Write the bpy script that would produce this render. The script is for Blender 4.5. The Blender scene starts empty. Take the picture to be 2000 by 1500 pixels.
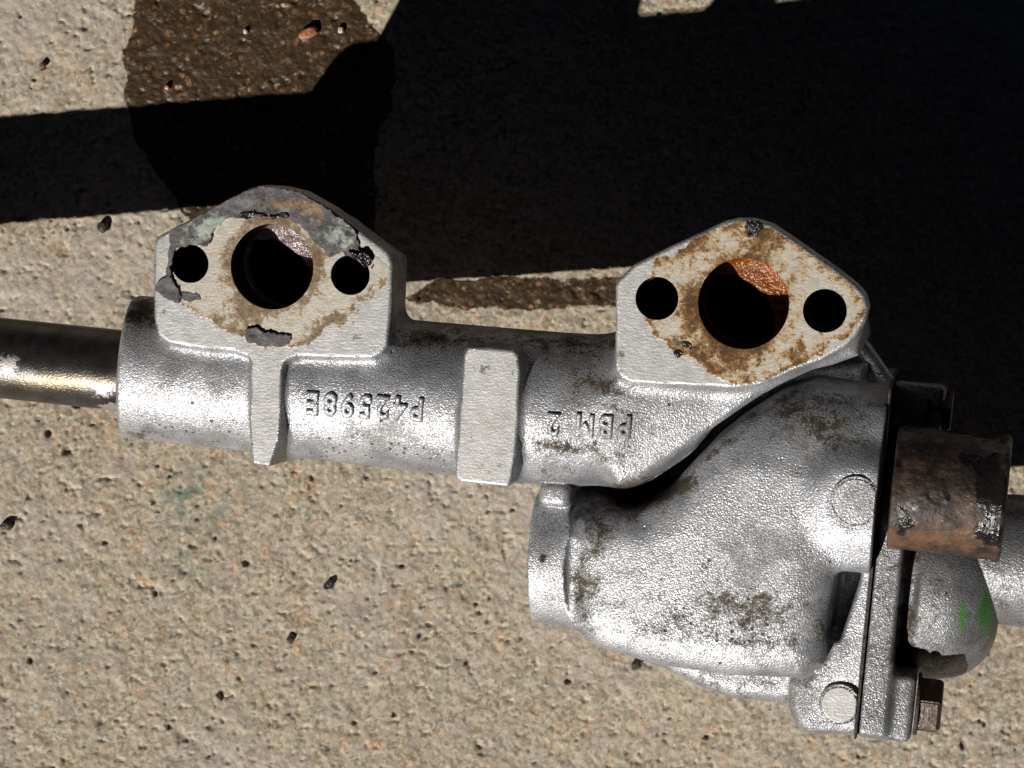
import bpy, bmesh, math, random
import numpy as np
from mathutils import Vector, Matrix

random.seed(7)
# ------------------------------------------------------------------ scale
# modelling unit "u" = 0.18 mm ; everything is modelled in u and written in metres
S = 0.00018
CAM_H = 5600.0          # camera height above the concrete, in u
FPX = 4900.0            # focal length in units of 1/2000 of the picture width
SUN_EL, SUN_AZ = 37.0, 56.0   # elevation, heading the light travels to (from +X towards +Y)

scene = bpy.context.scene
col = scene.collection

# ------------------------------------------------------------------ camera
cam_d = bpy.data.cameras.new('camera')
cam = bpy.data.objects.new('camera', cam_d); col.objects.link(cam)
cam.location = (0, 0, CAM_H * S)
cam.rotation_euler = (0, 0, 0)
cam_d.sensor_fit = 'HORIZONTAL'; cam_d.sensor_width = 36.0
cam_d.lens = 36.0 * FPX / 2000.0
cam_d.clip_start = 0.01; cam_d.clip_end = 100.0
scene.camera = cam

# ------------------------------------------------------------------ sky + sun
w = bpy.data.worlds.new('World'); scene.world = w; w.use_nodes = True
nt = w.node_tree
for n in list(nt.nodes): nt.nodes.remove(n)
sky = nt.nodes.new('ShaderNodeTexSky'); sky.sky_type = 'NISHITA'; sky.sun_disc = False
sky.sun_elevation = math.radians(SUN_EL)
sky.sun_rotation = math.radians(270.0 - SUN_AZ)
sky.altitude = 6000.0; sky.air_density = 0.07; sky.dust_density = 0.0; sky.ozone_density = 1.0
bg = nt.nodes.new('ShaderNodeBackground'); bg.inputs['Strength'].default_value = 0.05
wo = nt.nodes.new('ShaderNodeOutputWorld')
nt.links.new(sky.outputs['Color'], bg.inputs['Color']); nt.links.new(bg.outputs['Background'], wo.inputs['Surface'])

sd = bpy.data.lights.new('sun', 'SUN'); sd.energy = 5.0; sd.angle = math.radians(0.53); sd.color = (1.0, 0.955, 0.88)
so = bpy.data.objects.new('sun', sd); col.objects.link(so)
ce, se = math.cos(math.radians(SUN_EL)), math.sin(math.radians(SUN_EL))
ld = Vector((math.cos(math.radians(SUN_AZ)) * ce, math.sin(math.radians(SUN_AZ)) * ce, -se))
so.rotation_euler = ld.to_track_quat('-Z', 'Y').to_euler()
so.location = tuple(-ld * 1.0)

scene.view_settings.view_transform = 'Standard'
scene.view_settings.look = 'None'
scene.view_settings.exposure = 0.0
scene.view_settings.gamma = 1.0
scene.view_settings.use_curve_mapping = False
scene.cycles.use_denoising = True
scene.cycles.max_bounces = 4

# ------------------------------------------------------------------ manifold frame (the casting leans a little on the ground)
O = np.array([0.0, 0.0, 610.0])
EZ = np.array([-0.19, -0.10, 1.0]); EZ /= np.linalg.norm(EZ)
th = math.atan(0.082)
a_ = np.array([math.cos(th), -math.sin(th), 0.0])
EX = a_ - a_.dot(EZ) * EZ; EX /= np.linalg.norm(EX)
EY = np.cross(EZ, EX)
R = np.stack([EX, EY, EZ], axis=1)           # columns: local axes in world

def U(u, v, wz=0.0):
    """local (X, Y) of the point at measured position (u, v) of the survey sketch lying at local height wz"""
    d = np.array([(u - 1000.0) / FPX, (750.0 - v) / FPX, -1.0])
    c = np.array([0, 0, CAM_H])
    t = (wz - (c - O).dot(EZ)) / d.dot(EZ)
    p = c + d * t - O
    return p.dot(EX), p.dot(EY)
def G(u, v, z=0.0):
    k = (CAM_H - z) / FPX
    return (u - 1000.0) * k, (750.0 - v) * k
def toworld(P): return P @ R.T + O
def tolocal(P): return (P - O) @ R
def sketch(Pw):
    k = FPX / (CAM_H - Pw[:, 2])
    return 1000 + Pw[:, 0] * k, 750 - Pw[:, 1] * k

# ------------------------------------------------------------------ numpy noise
_rng = np.random.default_rng(11)
_H = _rng.random((64, 64, 64)).astype(np.float32)
def noise3(x, y, z):
    xi = np.floor(x).astype(np.int64); yi = np.floor(y).astype(np.int64); zi = np.floor(z).astype(np.int64)
    fx, fy, fz = x - xi, y - yi, z - zi
    fx = fx * fx * (3 - 2 * fx); fy = fy * fy * (3 - 2 * fy); fz = fz * fz * (3 - 2 * fz)
    def h(a, b, c): return _H[(xi + a) & 63, (yi + b) & 63, (zi + c) & 63]
    return ((h(0,0,0)*(1-fx)+h(1,0,0)*fx)*(1-fy)+(h(0,1,0)*(1-fx)+h(1,1,0)*fx)*fy)*(1-fz) + \
           ((h(0,0,1)*(1-fx)+h(1,0,1)*fx)*(1-fy)+(h(0,1,1)*(1-fx)+h(1,1,1)*fx)*fy)*fz
def fbm3(x, y, z, oct=4):
    s = 0; a = 0.5; t = 0
    for i in range(oct):
        s = s + a * noise3(x + 17.3*i, y + 5.1*i, z + 9.7*i); t += a; a *= 0.5; x = x*2.03; y = y*2.03; z = z*2.03
    return s / t
_H2 = _rng.random((256, 256)).astype(np.float32)
def noise2(x, y):
    xi = np.floor(x).astype(np.int64); yi = np.floor(y).astype(np.int64)
    fx, fy = x - xi, y - yi
    fx = fx*fx*(3-2*fx); fy = fy*fy*(3-2*fy)
    h = lambda a, b: _H2[(xi+a) & 255, (yi+b) & 255]
    return (h(0,0)*(1-fx)+h(1,0)*fx)*(1-fy)+(h(0,1)*(1-fx)+h(1,1)*fx)*fy
def fbm2(x, y, oct=4):
    s = 0; a = 0.5; t = 0
    for i in range(oct):
        s = s + a*noise2(x+31.7*i, y+12.9*i); t += a; a *= 0.5; x = x*2.03; y = y*2.03
    return s / t
def smooth(e0, e1, x):
    t = np.clip((x - e0) / (e1 - e0), 0.0, 1.0); return t*t*(3-2*t)

# ------------------------------------------------------------------ distance-field helpers
def smin(a, b, k):
    h = np.maximum(k - np.abs(a - b), 0) / k
    return np.minimum(a, b) - h*h*k*0.25
def smax(a, b, k): return -smin(-a, -b, k)
def rext(d2, wv, lo, hi, r):
    dz = np.abs(wv - 0.5*(lo+hi)) - 0.5*(hi-lo)
    a = d2 + r; b = dz + r
    return np.minimum(np.maximum(a, b), 0) + np.sqrt(np.maximum(a, 0)**2 + np.maximum(b, 0)**2) - r
class Poly:
    """2-D polygon distance field, stored on a grid"""
    def __init__(self, pts, rnd=0.0, margin=260.0, step=3.0):
        P = np.array(pts, float)
        lo = P.min(0) - margin; hi = P.max(0) + margin
        nx, ny = (np.ceil((hi - lo)/step).astype(int) + 2)
        gx = lo[0] + step*np.arange(nx); gy = lo[1] + step*np.arange(ny)
        X, Y = np.meshgrid(gx, gy, indexing='ij')
        d = np.full(X.shape, 1e18); s = np.ones(X.shape)
        n = len(P)
        for i in range(n):
            A = P[i]; B = P[i-1]
            e = B - A; wx = X - A[0]; wy = Y - A[1]
            t = np.clip((wx*e[0]+wy*e[1])/(e.dot(e)+1e-9), 0, 1)
            d = np.minimum(d, (wx-e[0]*t)**2+(wy-e[1]*t)**2)
            c1 = Y >= A[1]; c2 = Y < B[1]; c3 = e[0]*wy > e[1]*wx
            s = np.where((c1 & c2 & c3) | (~c1 & ~c2 & ~c3), -s, s)
        self.F = (s*np.sqrt(d) - rnd).astype(np.float32); self.lo = lo; self.st = step; self.sh = (nx, ny)
    def __call__(self, x, y):
        fx = np.clip((x - self.lo[0])/self.st, 0, self.sh[0]-1.001); fy = np.clip((y - self.lo[1])/self.st, 0, self.sh[1]-1.001)
        i = fx.astype(np.int64); j = fy.astype(np.int64); a = fx-i; b = fy-j; F = self.F
        return (F[i,j]*(1-a)+F[i+1,j]*a)*(1-b)+(F[i,j+1]*(1-a)+F[i+1,j+1]*a)*b
def UP(pts, wz): return [U(u, v, wz) for u, v in pts]

def mesh_field(fn, lo, hi, h, newton=2):
    """naive surface nets of fn<0 ; coarse pass first, fine evaluation only near the surface"""
    lo = np.array(lo, float); hi = np.array(hi, float); C = 4; H = h*C
    nc = np.ceil((hi-lo)/H).astype(int) + 1
    ax = [lo[i] + H*(np.arange(nc[i])+0.5) - h*0.5 for i in range(3)]
    cx, cy, cz = np.meshgrid(*ax, indexing='ij')
    fc = fn(cx.ravel(), cy.ravel(), cz.ravel()).reshape(cx.shape)
    act = np.abs(fc) < H*1.9
    F = np.repeat(np.repeat(np.repeat(fc.astype(np.float32), C, 0), C, 1), C, 2)
    idx = np.argwhere(act)
    off = np.stack(np.meshgrid(np.arange(C), np.arange(C), np.arange(C), indexing='ij'), -1).reshape(-1, 3)
    step = 40000
    for s in range(0, len(idx), step):
        ii = (idx[s:s+step, None, :]*C + off[None]).reshape(-1, 3)
        p = lo + ii*h
        F[ii[:,0], ii[:,1], ii[:,2]] = fn(p[:,0], p[:,1], p[:,2])
    sg = F < 0
    n = F.shape
    cnt = np.zeros((n[0]-1, n[1]-1, n[2]-1), np.int8)
    for a in (0,1):
        for b in (0,1):
            for c in (0,1):
                cnt += sg[a:n[0]-1+a, b:n[1]-1+b, c:n[2]-1+c]
    cells = np.argwhere((cnt > 0) & (cnt < 8))
    vid = np.full(cnt.shape, -1, np.int32); vid[cells[:,0], cells[:,1], cells[:,2]] = np.arange(len(cells))
    acc = np.zeros((len(cells), 3)); num = np.zeros(len(cells))
    corners = [(a,b,c) for a in (0,1) for b in (0,1) for c in (0,1)]
    for i, c0 in enumerate(corners):
        for c1 in corners[i+1:]:
            if sum(abs(p-q) for p, q in zip(c0, c1)) != 1: continue
            f0 = F[cells[:,0]+c0[0], cells[:,1]+c0[1], cells[:,2]+c0[2]]
            f1 = F[cells[:,0]+c1[0], cells[:,1]+c1[1], cells[:,2]+c1[2]]
            m = (f0 < 0) != (f1 < 0)
            t = np.where(m, f0/np.where(m, f0-f1, 1), 0)
            pt = np.array(c0)[None] + t[:,None]*(np.array(c1)-np.array(c0))[None]
            acc += pt*m[:,None]; num += m
    V = lo + (cells + acc/num[:,None])*h
    quads = []
    for axis in range(3):
        o1, o2 = [(1,2),(2,0),(0,1)][axis]
        sl0 = [slice(1,-1)]*3; 
        sl0[axis] = slice(0, n[axis]-1); sl1 = list(sl0); sl1[axis] = slice(1, n[axis])
        s0 = sg[tuple(sl0)]; s1 = sg[tuple(sl1)]
        e = np.argwhere(s0 != s1)
        base = e.copy()
        for k in range(3):
            if k != axis: base[:,k] += 1
        flip = s1[e[:,0], e[:,1], e[:,2]]
        def at(d1, d2):
            q = base.copy(); q[:,o1] -= d1; q[:,o2] -= d2
            return vid[q[:,0], q[:,1], q[:,2]]
        q = np.stack([at(1,1), at(0,1), at(0,0), at(1,0)], 1)
        q[flip] = q[flip][:, ::-1]
        quads.append(q[(q >= 0).all(1)])
    Q = np.concatenate(quads)
    def grad(P, e=0.8):
        g = np.empty_like(P)
        for k in range(3):
            d = np.zeros(3); d[k] = e
            A = P + d; B = P - d
            g[:,k] = (fn(A[:,0],A[:,1],A[:,2]) - fn(B[:,0],B[:,1],B[:,2]))/(2*e)
        return g
    for _ in range(newton):
        g = grad(V); f = fn(V[:,0], V[:,1], V[:,2])
        stp = g*(f/np.maximum((g*g).sum(1), 0.2))[:,None]
        l = np.linalg.norm(stp, axis=1); stp *= np.minimum(1, h*0.6/np.maximum(l, 1e-9))[:,None]
        V = V - stp
    g = grad(V); N = g/np.maximum(np.linalg.norm(g, axis=1), 1e-9)[:,None]
    return V, Q, N

# ------------------------------------------------------------------ object helpers
def link(name, me, mats=(), parent=None):
    o = bpy.data.objects.new(name, me); col.objects.link(o)
    for m in (mats if isinstance(mats, (list, tuple)) else [mats]): me.materials.append(m)
    if parent is not None:
        o.parent = parent; o.matrix_parent_inverse = PINV[parent.name]
    PINV[o.name] = Matrix.Identity(4)       # parts sit at identity: their meshes are in place already
    return o
PINV = {}
def np_mesh(name, V, Q, N=None, attrs=None, matidx=None):
    """V in world u"""
    me = bpy.data.meshes.new(name)
    me.vertices.add(len(V)); me.vertices.foreach_set('co', (np.asarray(V)*S).astype(np.float32).ravel())
    k = Q.shape[1]
    me.loops.add(len(Q)*k); me.loops.foreach_set('vertex_index', Q.astype(np.int32).ravel())
    me.polygons.add(len(Q)); me.polygons.foreach_set('loop_start', (np.arange(len(Q))*k).astype(np.int32))
    me.polygons.foreach_set('use_smooth', np.ones(len(Q), bool))
    if matidx is not None: me.polygons.foreach_set('material_index', matidx.astype(np.int32))
    me.update(calc_edges=True)
    for an, av in (attrs or {}).items():
        at = me.attributes.new(an, 'FLOAT', 'POINT'); at.data.foreach_set('value', av.astype(np.float32))
    if N is not None: me.normals_split_custom_set_from_vertices(N.astype(np.float32))
    return me
def sub(V, Q, N, A, mask):
    q = Q[mask]; used = np.unique(q); mp = np.full(len(V), -1); mp[used] = np.arange(len(used))
    return V[used], mp[q], N[used], {k: a[used] for k, a in A.items()}
def tag(o, label=None, cat=None, group=None, kind=None):
    if label: o['label'] = label
    if cat: o['category'] = cat
    if group: o['group'] = group
    if kind: o['kind'] = kind
    return o
def lathe(profile, n=72, wob=0.0, closed=False):
    """profile: list of (x, r) along local X ; returns V (local), Q"""
    V = []
    for i, (x, r) in enumerate(profile):
        for j in range(n):
            a = 2*math.pi*j/n
            V.append((x, r*math.cos(a), r*math.sin(a)))
    Q = []
    m = len(profile)
    for i in range(m-1):
        for j in range(n):
            k = (j+1) % n
            Q.append((i*n+j, (i+1)*n+j, (i+1)*n+k, i*n+k))
    return np.array(V, float), np.array(Q)[:, ::-1]

# ------------------------------------------------------------------ materials
def new_mat(name):
    m = bpy.data.materials.new(name); m.use_nodes = True
    t = m.node_tree
    for n in list(t.nodes): t.nodes.remove(n)
    out = t.nodes.new('ShaderNodeOutputMaterial'); p = t.nodes.new('ShaderNodeBsdfPrincipled')
    t.links.new(p.outputs[0], out.inputs[0])
    return m, t, p
class NB:
    def __init__(s, t):
        s.t = t
        tc = t.nodes.new('ShaderNodeTexCoord')
        vm = t.nodes.new('ShaderNodeVectorMath'); vm.operation = 'SCALE'; vm.inputs['Scale'].default_value = 1.0/S
        t.links.new(tc.outputs['Object'], vm.inputs[0]); s.co = vm.outputs[0]     # coordinates in u
    def set(s, sock, v):
        if isinstance(v, (int, float)): sock.default_value = v
        elif isinstance(v, tuple): sock.default_value = v if len(v) == 4 or sock.type == 'VECTOR' else (*v, 1.0)
        else: s.t.links.new(v, sock)
    def noise(s, size, detail=3, rough=0.55, dist=0.0, co=None):
        n = s.t.nodes.new('ShaderNodeTexNoise'); s.set(n.inputs['Vector'], co or s.co)
        n.inputs['Scale'].default_value = 1.0/size; n.inputs['Detail'].default_value = detail; n.inputs['Roughness'].default_value = rough
        n.inputs['Distortion'].default_value = dist
        return n.outputs['Fac']
    def noisec(s, size, detail=2):
        n = s.t.nodes.new('ShaderNodeTexNoise'); s.set(n.inputs['Vector'], s.co)
        n.inputs['Scale'].default_value = 1.0/size; n.inputs['Detail'].default_value = detail
        return n.outputs['Color']
    def warp(s, size, amt):
        c = s.noisec(size)
        a = s.t.nodes.new('ShaderNodeVectorMath'); a.operation = 'SUBTRACT'; s.set(a.inputs[0], c); a.inputs[1].default_value = (.5,.5,.5)
        b = s.t.nodes.new('ShaderNodeVectorMath'); b.operation = 'SCALE'; s.set(b.inputs[0], a.outputs[0]); b.inputs['Scale'].default_value = amt
        d = s.t.nodes.new('ShaderNodeVectorMath'); d.operation = 'ADD'; s.set(d.inputs[0], s.co); s.set(d.inputs[1], b.outputs[0])
        return d.outputs[0]
    def voro(s, size, out='Distance', feature='F1', co=None, rnd=1.0):
        n = s.t.nodes.new('ShaderNodeTexVoronoi'); n.feature = feature; s.set(n.inputs['Vector'], co or s.co)
        n.inputs['Scale'].default_value = 1.0/size; n.inputs['Randomness'].default_value = rnd
        return n.outputs[out]
    def attr(s, name):
        n = s.t.nodes.new('ShaderNodeAttribute'); n.attribute_name = name; return n.outputs['Fac']
    def math(s, op, a, b=0.0, c=0.0):
        n = s.t.nodes.new('ShaderNodeMath'); n.operation = op
        s.set(n.inputs[0], a); s.set(n.inputs[1], b); s.set(n.inputs[2], c); return n.outputs[0]
    def mr(s, v, a, b, c=0.0, d=1.0, smooth=True):
        n = s.t.nodes.new('ShaderNodeMapRange'); n.interpolation_type = 'SMOOTHSTEP' if smooth else 'LINEAR'
        s.set(n.inputs['Value'], v)
        for i, q in zip(('From Min','From Max','To Min','To Max'), (a,b,c,d)): n.inputs[i].default_value = q
        return n.outputs[0]
    def mix(s, f, a, b, mode='MIX'):
        n = s.t.nodes.new('ShaderNodeMix'); n.data_type = 'RGBA'; n.blend_type = mode
        s.set(n.inputs[0], f); s.set(n.inputs[6], a); s.set(n.inputs[7], b); return n.outputs[2]
    def ramp(s, f, stops, interp='LINEAR'):
        n = s.t.nodes.new('ShaderNodeValToRGB'); s.set(n.inputs[0], f); e = n.color_ramp; e.interpolation = interp
        while len(e.elements) < len(stops): e.elements.new(0.5)
        for el, (p, c) in zip(e.elements, stops): el.position = p; el.color = (*c, 1)
        return n.outputs[0]
    def sep(s, c):
        n = s.t.nodes.new('ShaderNodeSeparateColor'); s.set(n.inputs[0], c); return n.outputs
    def bump(s, h, dist, strength=1.0, normal=None):
        n = s.t.nodes.new('ShaderNodeBump'); s.set(n.inputs['Height'], h); n.inputs['Distance'].default_value = dist*S
        n.inputs['Strength'].default_value = strength
        if normal is not None: s.set(n.inputs['Normal'], normal)
        return n.outputs[0]

def mat_concrete():
    m, t, p = new_mat('concrete'); b = NB(t)
    wet = b.attr('wet'); pit = b.attr('pit'); green = b.attr('green')
    co = b.warp(30, 16)
    cell = b.sep(b.voro(17, 'Color', co=co)); cell2 = b.sep(b.voro(8, 'Color', co=co))
    n1 = b.noise(9, 3); n2 = b.noise(42, 3); n3 = b.noise(520, 2)
    dry = b.ramp(b.math('ADD', b.math('MULTIPLY', n1, .45), b.math('MULTIPLY', cell2[0], .55)),
                 [(.12, (.185,.15,.11)), (.36, (.34,.285,.213)), (.62, (.435,.375,.29)), (.9, (.54,.485,.40))])
    tint = b.ramp(cell[1], [(0, (.95,.98,1.0)), (.6, (1.0,1.0,1.0)), (.88, (1.03,.98,.93)), (.97, (1.10,.93,.82))])
    dry = b.mix(1.0, dry, tint, 'MULTIPLY')
    dry = b.mix(b.mr(n2, .56, .74, 0, .55), dry, (.22,.175,.125))
    st_ = b.voro(52, 'Distance', co=b.warp(26, 30)); stc_ = b.sep(b.voro(52, 'Color', co=b.warp(26, 30)))
    stf = b.math('MULTIPLY', b.mr(st_, .22, .30, 1, 0), b.mr(stc_[0], .70, .74, 0, .5))
    dry = b.mix(stf, dry, b.ramp(stc_[2], [(.2, (.30,.27,.25)), (.5, (.52,.39,.28)), (.8, (.50,.43,.34))]))
    dry = b.mix(b.mr(n3, .45, .65, 0, .35), dry, (.46,.43,.40))
    dry = b.mix(b.mr(b.noise(6, 4, .7), .60, .72, 0, .6), dry, (.13,.105,.08))
    dry = b.mix(b.mr(b.noise(75, 4, .6), .50, .66, 0, .45), dry, (.39,.32,.29))
    dry = b.mix(b.math('MULTIPLY', pit, .75), dry, (.07,.055,.04))
    dry = b.mix(b.math('MULTIPLY', green, .75), dry, (.14,.19,.16))
    co2 = b.warp(11, 11)
    gs = b.sep(b.voro(15, 'Color', co=co2)); gd = b.voro(15, 'Distance', co=co2); gk = b.sep(b.voro(34, 'Color', co=co2))
    gcol = b.ramp(b.math('ADD', b.math('MULTIPLY', gs[0], .75), b.math('MULTIPLY', gk[1], .25)), [(.1, (.030,.018,.009)), (.38, (.066,.040,.018)), (.58, (.12,.074,.031)), (.74, (.20,.12,.05)), (.84, (.23,.095,.042)), (.92, (.32,.23,.13))])
    wcol = b.mix(b.mr(b.math('ADD', gd, b.math('MULTIPLY', b.math('SUBTRACT', n1, .5), .6)), .25, .55), gcol, (.056,.031,.012))
    wcol = b.mix(b.mr(b.noise(60, 3), .45, .65, 0, .4), wcol, (.062,.034,.013))
    wcol = b.mix(b.mr(b.noise(5, 4, .75), .42, .62, 0, .7), wcol, (.018,.012,.006))
    wf = b.mr(b.math('ADD', wet, b.math('MULTIPLY', b.math('SUBTRACT', b.noise(14, 4, .7), .5), 1.1)), .30, .70)
    c = b.mix(wf, dry, wcol)
    t.links.new(c, p.inputs['Base Color'])
    t.links.new(b.mr(wf, 0, 1, .92, .44), p.inputs['Roughness'])
    t.links.new(b.mr(wf, 0, 1, .25, .5), p.inputs['Specular IOR Level'])
    h = b.math('ADD', b.math('MULTIPLY', b.noise(7, 3, .65), .6), b.math('MULTIPLY', b.math('SUBTRACT', 1.0, b.voro(15, co=co)), .5))
    t.links.new(b.bump(h, 4.0, .6), p.inputs['Normal'])
    return m
def mat_cast(name='cast_aluminium', tone=1.0, dark=0.0):
    m, t, p = new_mat(name); b = NB(t)
    dirt_shade = b.attr('dirt_shade'); pore = b.attr('pore')
    n1 = b.noise(60, 4); n2 = b.noise(3.3, 1, .5)
    base = b.ramp(n1, [(.3, (.38*tone,.39*tone,.415*tone)), (.7, (.57*tone,.58*tone,.61*tone))])
    grit = b.noise(3.4, 1, .5)
    base = b.mix(b.mr(grit, .35, .65, 0, .75), b.mix(1.0, base, (.62,.62,.63), 'MULTIPLY'), b.mix(1.0, base, (1.28,1.28,1.28), 'MULTIPLY'))
    dn = b.math('ADD', dirt_shade, b.math('ADD', b.math('MULTIPLY', b.math('SUBTRACT', b.noise(34, 7, .82, .5), .5), 4.2), b.math('MULTIPLY', b.math('SUBTRACT', n2, .5), -1.2)))
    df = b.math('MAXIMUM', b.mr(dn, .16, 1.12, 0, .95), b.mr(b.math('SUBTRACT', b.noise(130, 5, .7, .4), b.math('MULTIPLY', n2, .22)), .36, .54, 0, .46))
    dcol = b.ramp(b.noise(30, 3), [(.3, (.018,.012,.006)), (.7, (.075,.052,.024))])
    dcol = b.mix(b.mr(dirt_shade, 1.0, 1.7), dcol, (.006,.005,.004))  # strongest values turn near black: shade painted into crease, holes and lug
    pv = b.voro(13, 'Distance'); pc = b.sep(b.voro(13, 'Color'))
    pf = b.math('MULTIPLY', b.mr(pv, .16, .30, 1, 0), b.math('MULTIPLY', b.mr(pc[0], .45, .55), b.mr(pore, .2, .6)))
    spv = b.voro(34, 'Distance'); spc = b.sep(b.voro(34, 'Color'))
    spf = b.math('MULTIPLY', b.mr(spv, .05, .12, 1, 0), b.mr(spc[1], .72, .8))
    pf = b.math('MAXIMUM', pf, spf)
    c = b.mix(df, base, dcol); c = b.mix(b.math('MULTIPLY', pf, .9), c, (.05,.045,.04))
    t.links.new(b.mr(df, 0, 1, .5, .12), p.inputs['Specular IOR Level'])
    t.links.new(c, p.inputs['Base Color'])
    t.links.new(b.math('SUBTRACT', .68, b.math('MULTIPLY', b.math('MAXIMUM', df, pf), .68)), p.inputs['Metallic'])
    t.links.new(b.math('ADD', b.math('ADD', b.mr(n1, .3, .7, .40, .56), b.math('MULTIPLY', b.math('SUBTRACT', grit, .5), -.5)), b.math('MULTIPLY', df, .1)), p.inputs['Roughness'])
    h = b.math('SUBTRACT', b.math('ADD', n2, b.math('MULTIPLY', b.noise(7, 1), .25)), b.math('MULTIPLY', pf, 1.6))
    t.links.new(b.bump(h, 1.7, .9), p.inputs['Normal'])
    return m
def mat_machined(name, rustfrom):
    """flat skimmed faces; 'stain' attribute: old gasket area, 'rust' attribute: brown deposits"""
    m, t, p = new_mat(name); b = NB(t)
    st = b.attr('stain'); ru = b.attr('rust'); dk = b.attr('dirt_shade')
    base = b.ramp(b.noise(26, 4, .65), [(.3, (.34,.338,.34)), (.7, (.48,.478,.48))])
    fine = b.noise(5, 2)
    spots = b.mr(b.noise(9, 4, .7), .66, .72)
    base = b.mix(b.math('MULTIPLY', spots, .45), base, (.22,.20,.18))
    sv_ = t.nodes.new('ShaderNodeVectorMath'); sv_.operation = 'MULTIPLY'; t.links.new(b.co, sv_.inputs[0]); sv_.inputs[1].default_value = (.035, 1, 1)
    scr = b.noise(4.0, 3, .7, co=sv_.outputs[0])
    base = b.mix(b.mr(scr, .56, .70, 0, .35), base, (.25,.24,.235))
    base = b.mix(b.mr(scr, .28, .42, .3, 0), base, (.70,.70,.70))
    stc = b.ramp(b.noise(14, 4, .7), [(.3, (.33,.29,.22)), (.5, (.44,.405,.345)), (.75, (.52,.495,.45))])
    sf = b.mr(b.math('ADD', st, b.math('MULTIPLY', b.math('SUBTRACT', b.noise(16, 4), .5), .5)), .4, .6, 0, .85)
    c = b.mix(sf, base, stc)
    rn = b.math('ADD', ru, b.math('MULTIPLY', b.math('SUBTRACT', b.noise(19, 6, .80, .3), .5), 2.6))
    rf1 = b.mr(rn, .22, .58, 0, .68); c = b.mix(rf1, c, rustfrom[3][1] if len(rustfrom) > 3 else (.40,.31,.21))
    rf = b.mr(rn, .44, .80)
    rc = b.ramp(b.math('SUBTRACT', b.noise(11, 5, .75), b.math('MULTIPLY', b.math('SUBTRACT', rn, .6), .22)), rustfrom)
    c = b.mix(b.math('MULTIPLY', rf, .93), c, rc)
    dkn = b.math('ADD', dk, b.math('MULTIPLY', b.math('SUBTRACT', b.noise(10, 5, .8), .5), 3.2))
    df = b.mr(dkn, .62, 1.0)
    c = b.mix(b.math('MULTIPLY', df, .85), c, (.06,.05,.042))
    t.links.new(c, p.inputs['Base Color'])
    cov = b.math('MAXIMUM', b.math('MAXIMUM', rf, df), b.math('MULTIPLY', sf, .55))
    t.links.new(b.math('SUBTRACT', .64, b.math('MULTIPLY', cov, .6)), p.inputs['Metallic'])
    t.links.new(b.math('SUBTRACT', .50, b.math('MULTIPLY', rf, .18)), p.inputs['Roughness'])
    h = b.math('ADD', b.math('ADD', b.math('MULTIPLY', fine, .3), b.math('MULTIPLY', scr, .25)), b.math('MULTIPLY', b.math('ADD', rf, b.math('MULTIPLY', sf, .35)), .45))
    t.links.new(b.bump(h, 2.2, .7), p.inputs['Normal'])
    return m
def mat_simple(name, stops, size, metal=0.0, rough=0.5, bump=2.0, bsize=8, spec=.5):
    m, t, p = new_mat(name); b = NB(t)
    c = b.ramp(b.noise(size, 5, .65, .3), stops)
    t.links.new(c, p.inputs['Base Color']); p.inputs['Metallic'].default_value = metal
    p.inputs['Specular IOR Level'].default_value = spec
    t.links.new(b.mr(b.noise(size*.7, 3), .3, .7, rough*.75, min(1, rough*1.25)), p.inputs['Roughness'])
    t.links.new(b.bump(b.noise(bsize, 3, .6), bump, .9), p.inputs['Normal'])
    return m
def mat_pipe():
    m, t, p = new_mat('oxidised_steel'); b = NB(t)
    ba = b.attr('bare'); br = b.attr('bronze')
    base = b.ramp(b.noise(45, 4), [(.3, (.030,.028,.027)), (.7, (.10,.096,.092))])
    spk = b.mr(b.noise(5, 2), .5, .62)
    c = b.mix(b.math('MULTIPLY', br, b.math('ADD', .35, b.math('MULTIPLY', spk, .65))), base, (.34,.24,.13))
    bf = b.mr(b.math('ADD', ba, b.math('MULTIPLY', b.math('SUBTRACT', b.noise(11, 5, .7), .5), 2.0)), .45, .75)
    c = b.mix(b.math('MULTIPLY', bf, .8), c, (.52,.50,.49))
    t.links.new(c, p.inputs['Base Color'])
    p.inputs['Metallic'].default_value = .75
    t.links.new(b.mr(bf, 0, 1, .34, .5), p.inputs['Roughness'])
    t.links.new(b.bump(b.noise(4, 2), 1.2, .7), p.inputs['Normal'])
    return m
def mat_gasket():
    m, t, p = new_mat('old_gasket'); b = NB(t)
    ti = b.attr('tint')
    g = b.ramp(b.noise(20, 4, .65), [(.28, (.020,.019,.020)), (.45, (.065,.060,.063)), (.6, (.12,.112,.115)), (.78, (.20,.19,.18))])
    g = b.mix(b.mr(b.math('ADD', ti, b.math('MULTIPLY', b.math('SUBTRACT', b.noise(20, 6, .75), .5), 2.4)), .35, .75), g, b.ramp(b.noise(15, 3), [(.35, (.20,.23,.19)), (.65, (.36,.41,.36))]))
    br = b.attr('brown')
    g = b.mix(b.mr(b.math('ADD', br, b.math('MULTIPLY', b.math('SUBTRACT', b.noise(16, 6, .75), .5), 2.2)), .38, .72), g, b.ramp(b.noise(9, 3), [(.3, (.13,.075,.035)), (.7, (.26,.17,.09))]))
    t.links.new(g, p.inputs['Base Color']); p.inputs['Roughness'].default_value = .6
    t.links.new(b.bump(b.noise(7, 4, .7), 3.0, .8), p.inputs['Normal'])
    return m

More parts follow.
